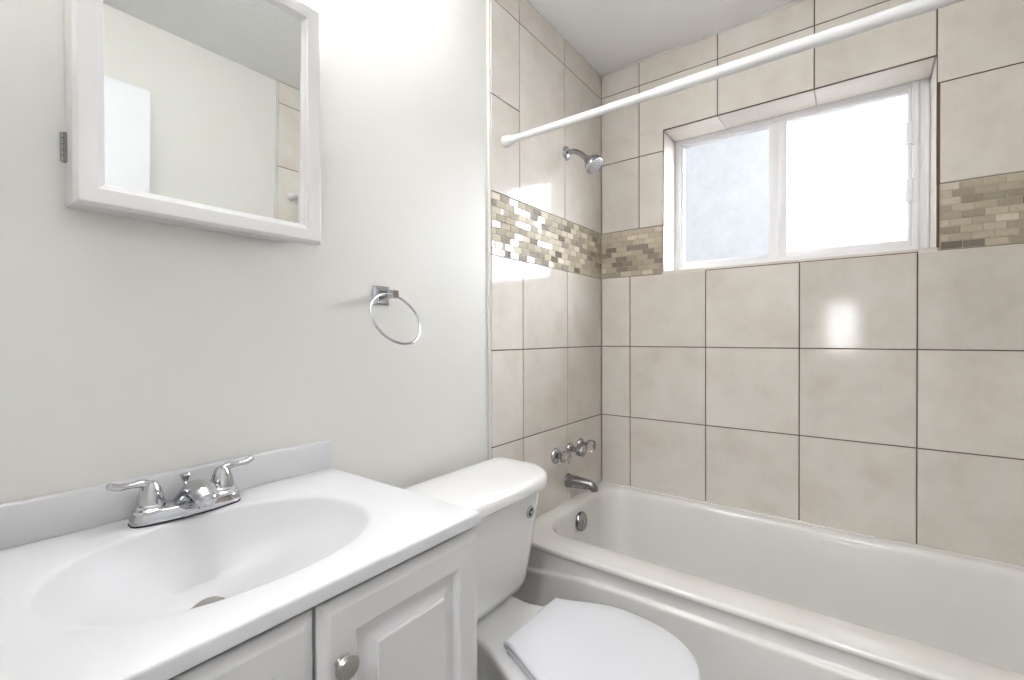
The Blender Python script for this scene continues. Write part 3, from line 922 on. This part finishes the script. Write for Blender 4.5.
tube('spout', [(FX + 0.004, FYC, ZC + 0.0225), (FX + 0.014, FYC, ZC + 0.031), (FX + 0.034, FYC, ZC + 0.044), (FX + 0.058, FYC, ZC + 0.046), (FX + 0.078, FYC, ZC + 0.037)],
     [0.018, 0.0175, 0.0165, 0.0158, 0.0140], M['chrome'], fa, seg=28, flat=[(1.15, 0.8), (1.15, 0.8), (1.15, 0.85), (1.15, 0.85), (1.1, 0.85)])
lathe('aerator', [(0.0100, 0.0), (0.0100, 0.012), (0.0080, 0.0125)], (FX + 0.074, FYC, ZC + 0.036), (0.1, 0, -1), M['chrome'], fa, seg=24)
lathe('lift_rod', [(0.0026, 0.015), (0.0026, 0.046), (0.0045, 0.048), (0.0065, 0.054), (0.0080, 0.057), (0.0070, 0.0595), (0.002, 0.060)], (FX - 0.014, FYC + 0.001, ZC), (0, 0, 1), M['chrome'], fa, seg=20)

# ------------------------------------------------------------------ medicine cabinet with mirror door
MX = 0.0506
my0, my1, mz0, mz1 = -1.7360, -1.3705, R0 + 0.5360, R0 + 1.0025
mc = thing('medicine_cabinet', 'white framed mirror medicine cabinet hung on the wall over the sink', 'medicine cabinet', (-0.012, (my0 + my1) / 2, mz0))
box('box', (-0.0115, my0 + 0.001, mz0 + 0.0025), (0.0225, -1.418, mz1 - 0.003), M['lam'], mc, bev=0.001)
bm = bmesh.new()
def rect_ring(i, h): return [Vector((h, my0 + i, mz0 + i)), Vector((h, my1 - i, mz0 + i)), Vector((h, my1 - i, mz1 - i)), Vector((h, my0 + i, mz1 - i))]
prof = [(0.0005, 0.0245), (0.0, 0.026), (0.0, 0.0440), (0.004, 0.0500), (0.0055, 0.0506), (0.0250, 0.0470), (0.0265, 0.0462), (0.0275, 0.0440), (0.0335, 0.0415), (0.0345, 0.0400), (0.0350, 0.0300), (0.0350, 0.0245)]
R_ = [rect_ring(*q) for q in prof]
loft(bm, R_ + [R_[0]])
bmesh.ops.remove_doubles(bm, verts=bm.verts, dist=1e-6)
fd = finish('door_frame', bm, M['lam'], mc, angle=20)
# mirror glass, hanging a touch out of plumb in its frame
gb = bmesh.new()
gy, gz = (my1 - my0) / 2 - 0.0345, (mz1 - mz0) / 2 - 0.0345
add_box(gb, (-0.002, -gy, -gz), (0.002, gy, gz))
mg = finish('mirror_glass', gb, M['mirror'], smooth=False)
mg.location = (0.0335, (my0 + my1) / 2, (mz0 + mz1) / 2)
mg.rotation_euler = (0, math.radians(1.4), math.radians(0.35))
bpy.context.view_layer.update()
mg.parent = fd
mg.matrix_parent_inverse = fd.matrix_world.inverted()
hg = bmesh.new()
hy_ = my0 - 0.003
for k in range(5):
    z0 = R0 + 0.601 + k * 0.0084
    add_lathe(hg, [(0.0028, 0.0), (0.0033, 0.0006), (0.0033, 0.0074), (0.0028, 0.008)], (0.0005, hy_, z0), (0, 0, 1), seg=14)
add_box(hg, (-0.004, hy_ + 0.0005, R0 + 0.601), (0.005, my0 + 0.002, R0 + 0.643))
hn_ = finish('hinge', hg, M['gunmetal'], mc)

# ------------------------------------------------------------------ towel ring
tr = thing('towel_ring', 'chrome towel ring on a square plate, left wall above the toilet tank', 'towel ring', (-0.012, -1.184, R0 + 0.449))
def sq_ring(hw, h, cy=-1.184, cz=R0 + 0.449): return [Vector((-0.012 + h, cy - hw, cz - hw)), Vector((-0.012 + h, cy + hw, cz - hw)), Vector((-0.012 + h, cy + hw, cz + hw)), Vector((-0.012 + h, cy - hw, cz + hw))]
bm = bmesh.new()
loft(bm, [sq_ring(0.0225, 0.0003), sq_ring(0.0225, 0.004), sq_ring(0.0195, 0.006), sq_ring(0.0165, 0.007), sq_ring(0.0150, 0.010), sq_ring(0.0125, 0.011)], True, True)
finish('wall_plate', bm, M['chrome'], tr, angle=20)
bm = bmesh.new()
loft(bm, [sq_ring(0.0085, 0.010), sq_ring(0.0075, 0.030), sq_ring(0.0088, 0.036), sq_ring(0.0098, 0.040), sq_ring(0.0098, 0.056), sq_ring(0.0085, 0.058)], True, True)
finish('post', bm, M['chrome'], tr, angle=20)
bm = bmesh.new()
ang = math.radians(28.7)          # the stiff ring stands off the wall at its lower end
dv = Vector((0, 1, 0))
uv_ = Vector((-math.sin(ang), 0, math.cos(ang)))
nrm = dv.cross(uv_)
rc = Vector((0.0625, -1.196, R0 + 0.3912))
rings = []
NR, rr, tr_ = 72, 0.0662, 0.0030
for k in range(NR):
    a = 2 * PI * k / NR
    out = dv * math.cos(a) + uv_ * math.sin(a)
    rings.append([rc + out * rr + out * tr_ * math.cos(2*PI*q/12) + nrm * tr_ * math.sin(2*PI*q/12) for q in range(12)])
loft(bm, rings + [rings[0]])
bmesh.ops.remove_doubles(bm, verts=bm.verts, dist=1e-7)
finish('ring', bm, M['chrome'], tr, angle=80)

# ------------------------------------------------------------------ vanity light above the mirror (just over the top of the frame)
vl = thing('vanity_light', 'chrome bar wall light with frosted shades above the medicine cabinet', 'wall light', (-0.012, -1.45, R0 + 1.33))
LZ = R0 + 1.335
bm = bmesh.new()
add_box(bm, (-0.0115, -1.86, LZ - 0.03), (0.018, -1.16, LZ + 0.03), 0.006, 3)
finish('back_plate', bm, M['chrome'], vl)
for y in (-1.78, -1.60, -1.42, -1.24):
    tube('arm', [(0.012, y, LZ), (0.05, y, LZ + 0.008), (0.085, y, LZ + 0.0), (0.09, y, LZ + 0.012)], [0.008, 0.008, 0.008, 0.008], M['chrome'], vl, seg=14)
    lathe('shade', [(0.014, 0.0), (0.030, 0.008), (0.044, 0.035), (0.050, 0.070), (0.048, 0.085), (0.02, 0.090)], (0.09, y, LZ + 0.010), (0, 0, 1), M['bulb'], vl)
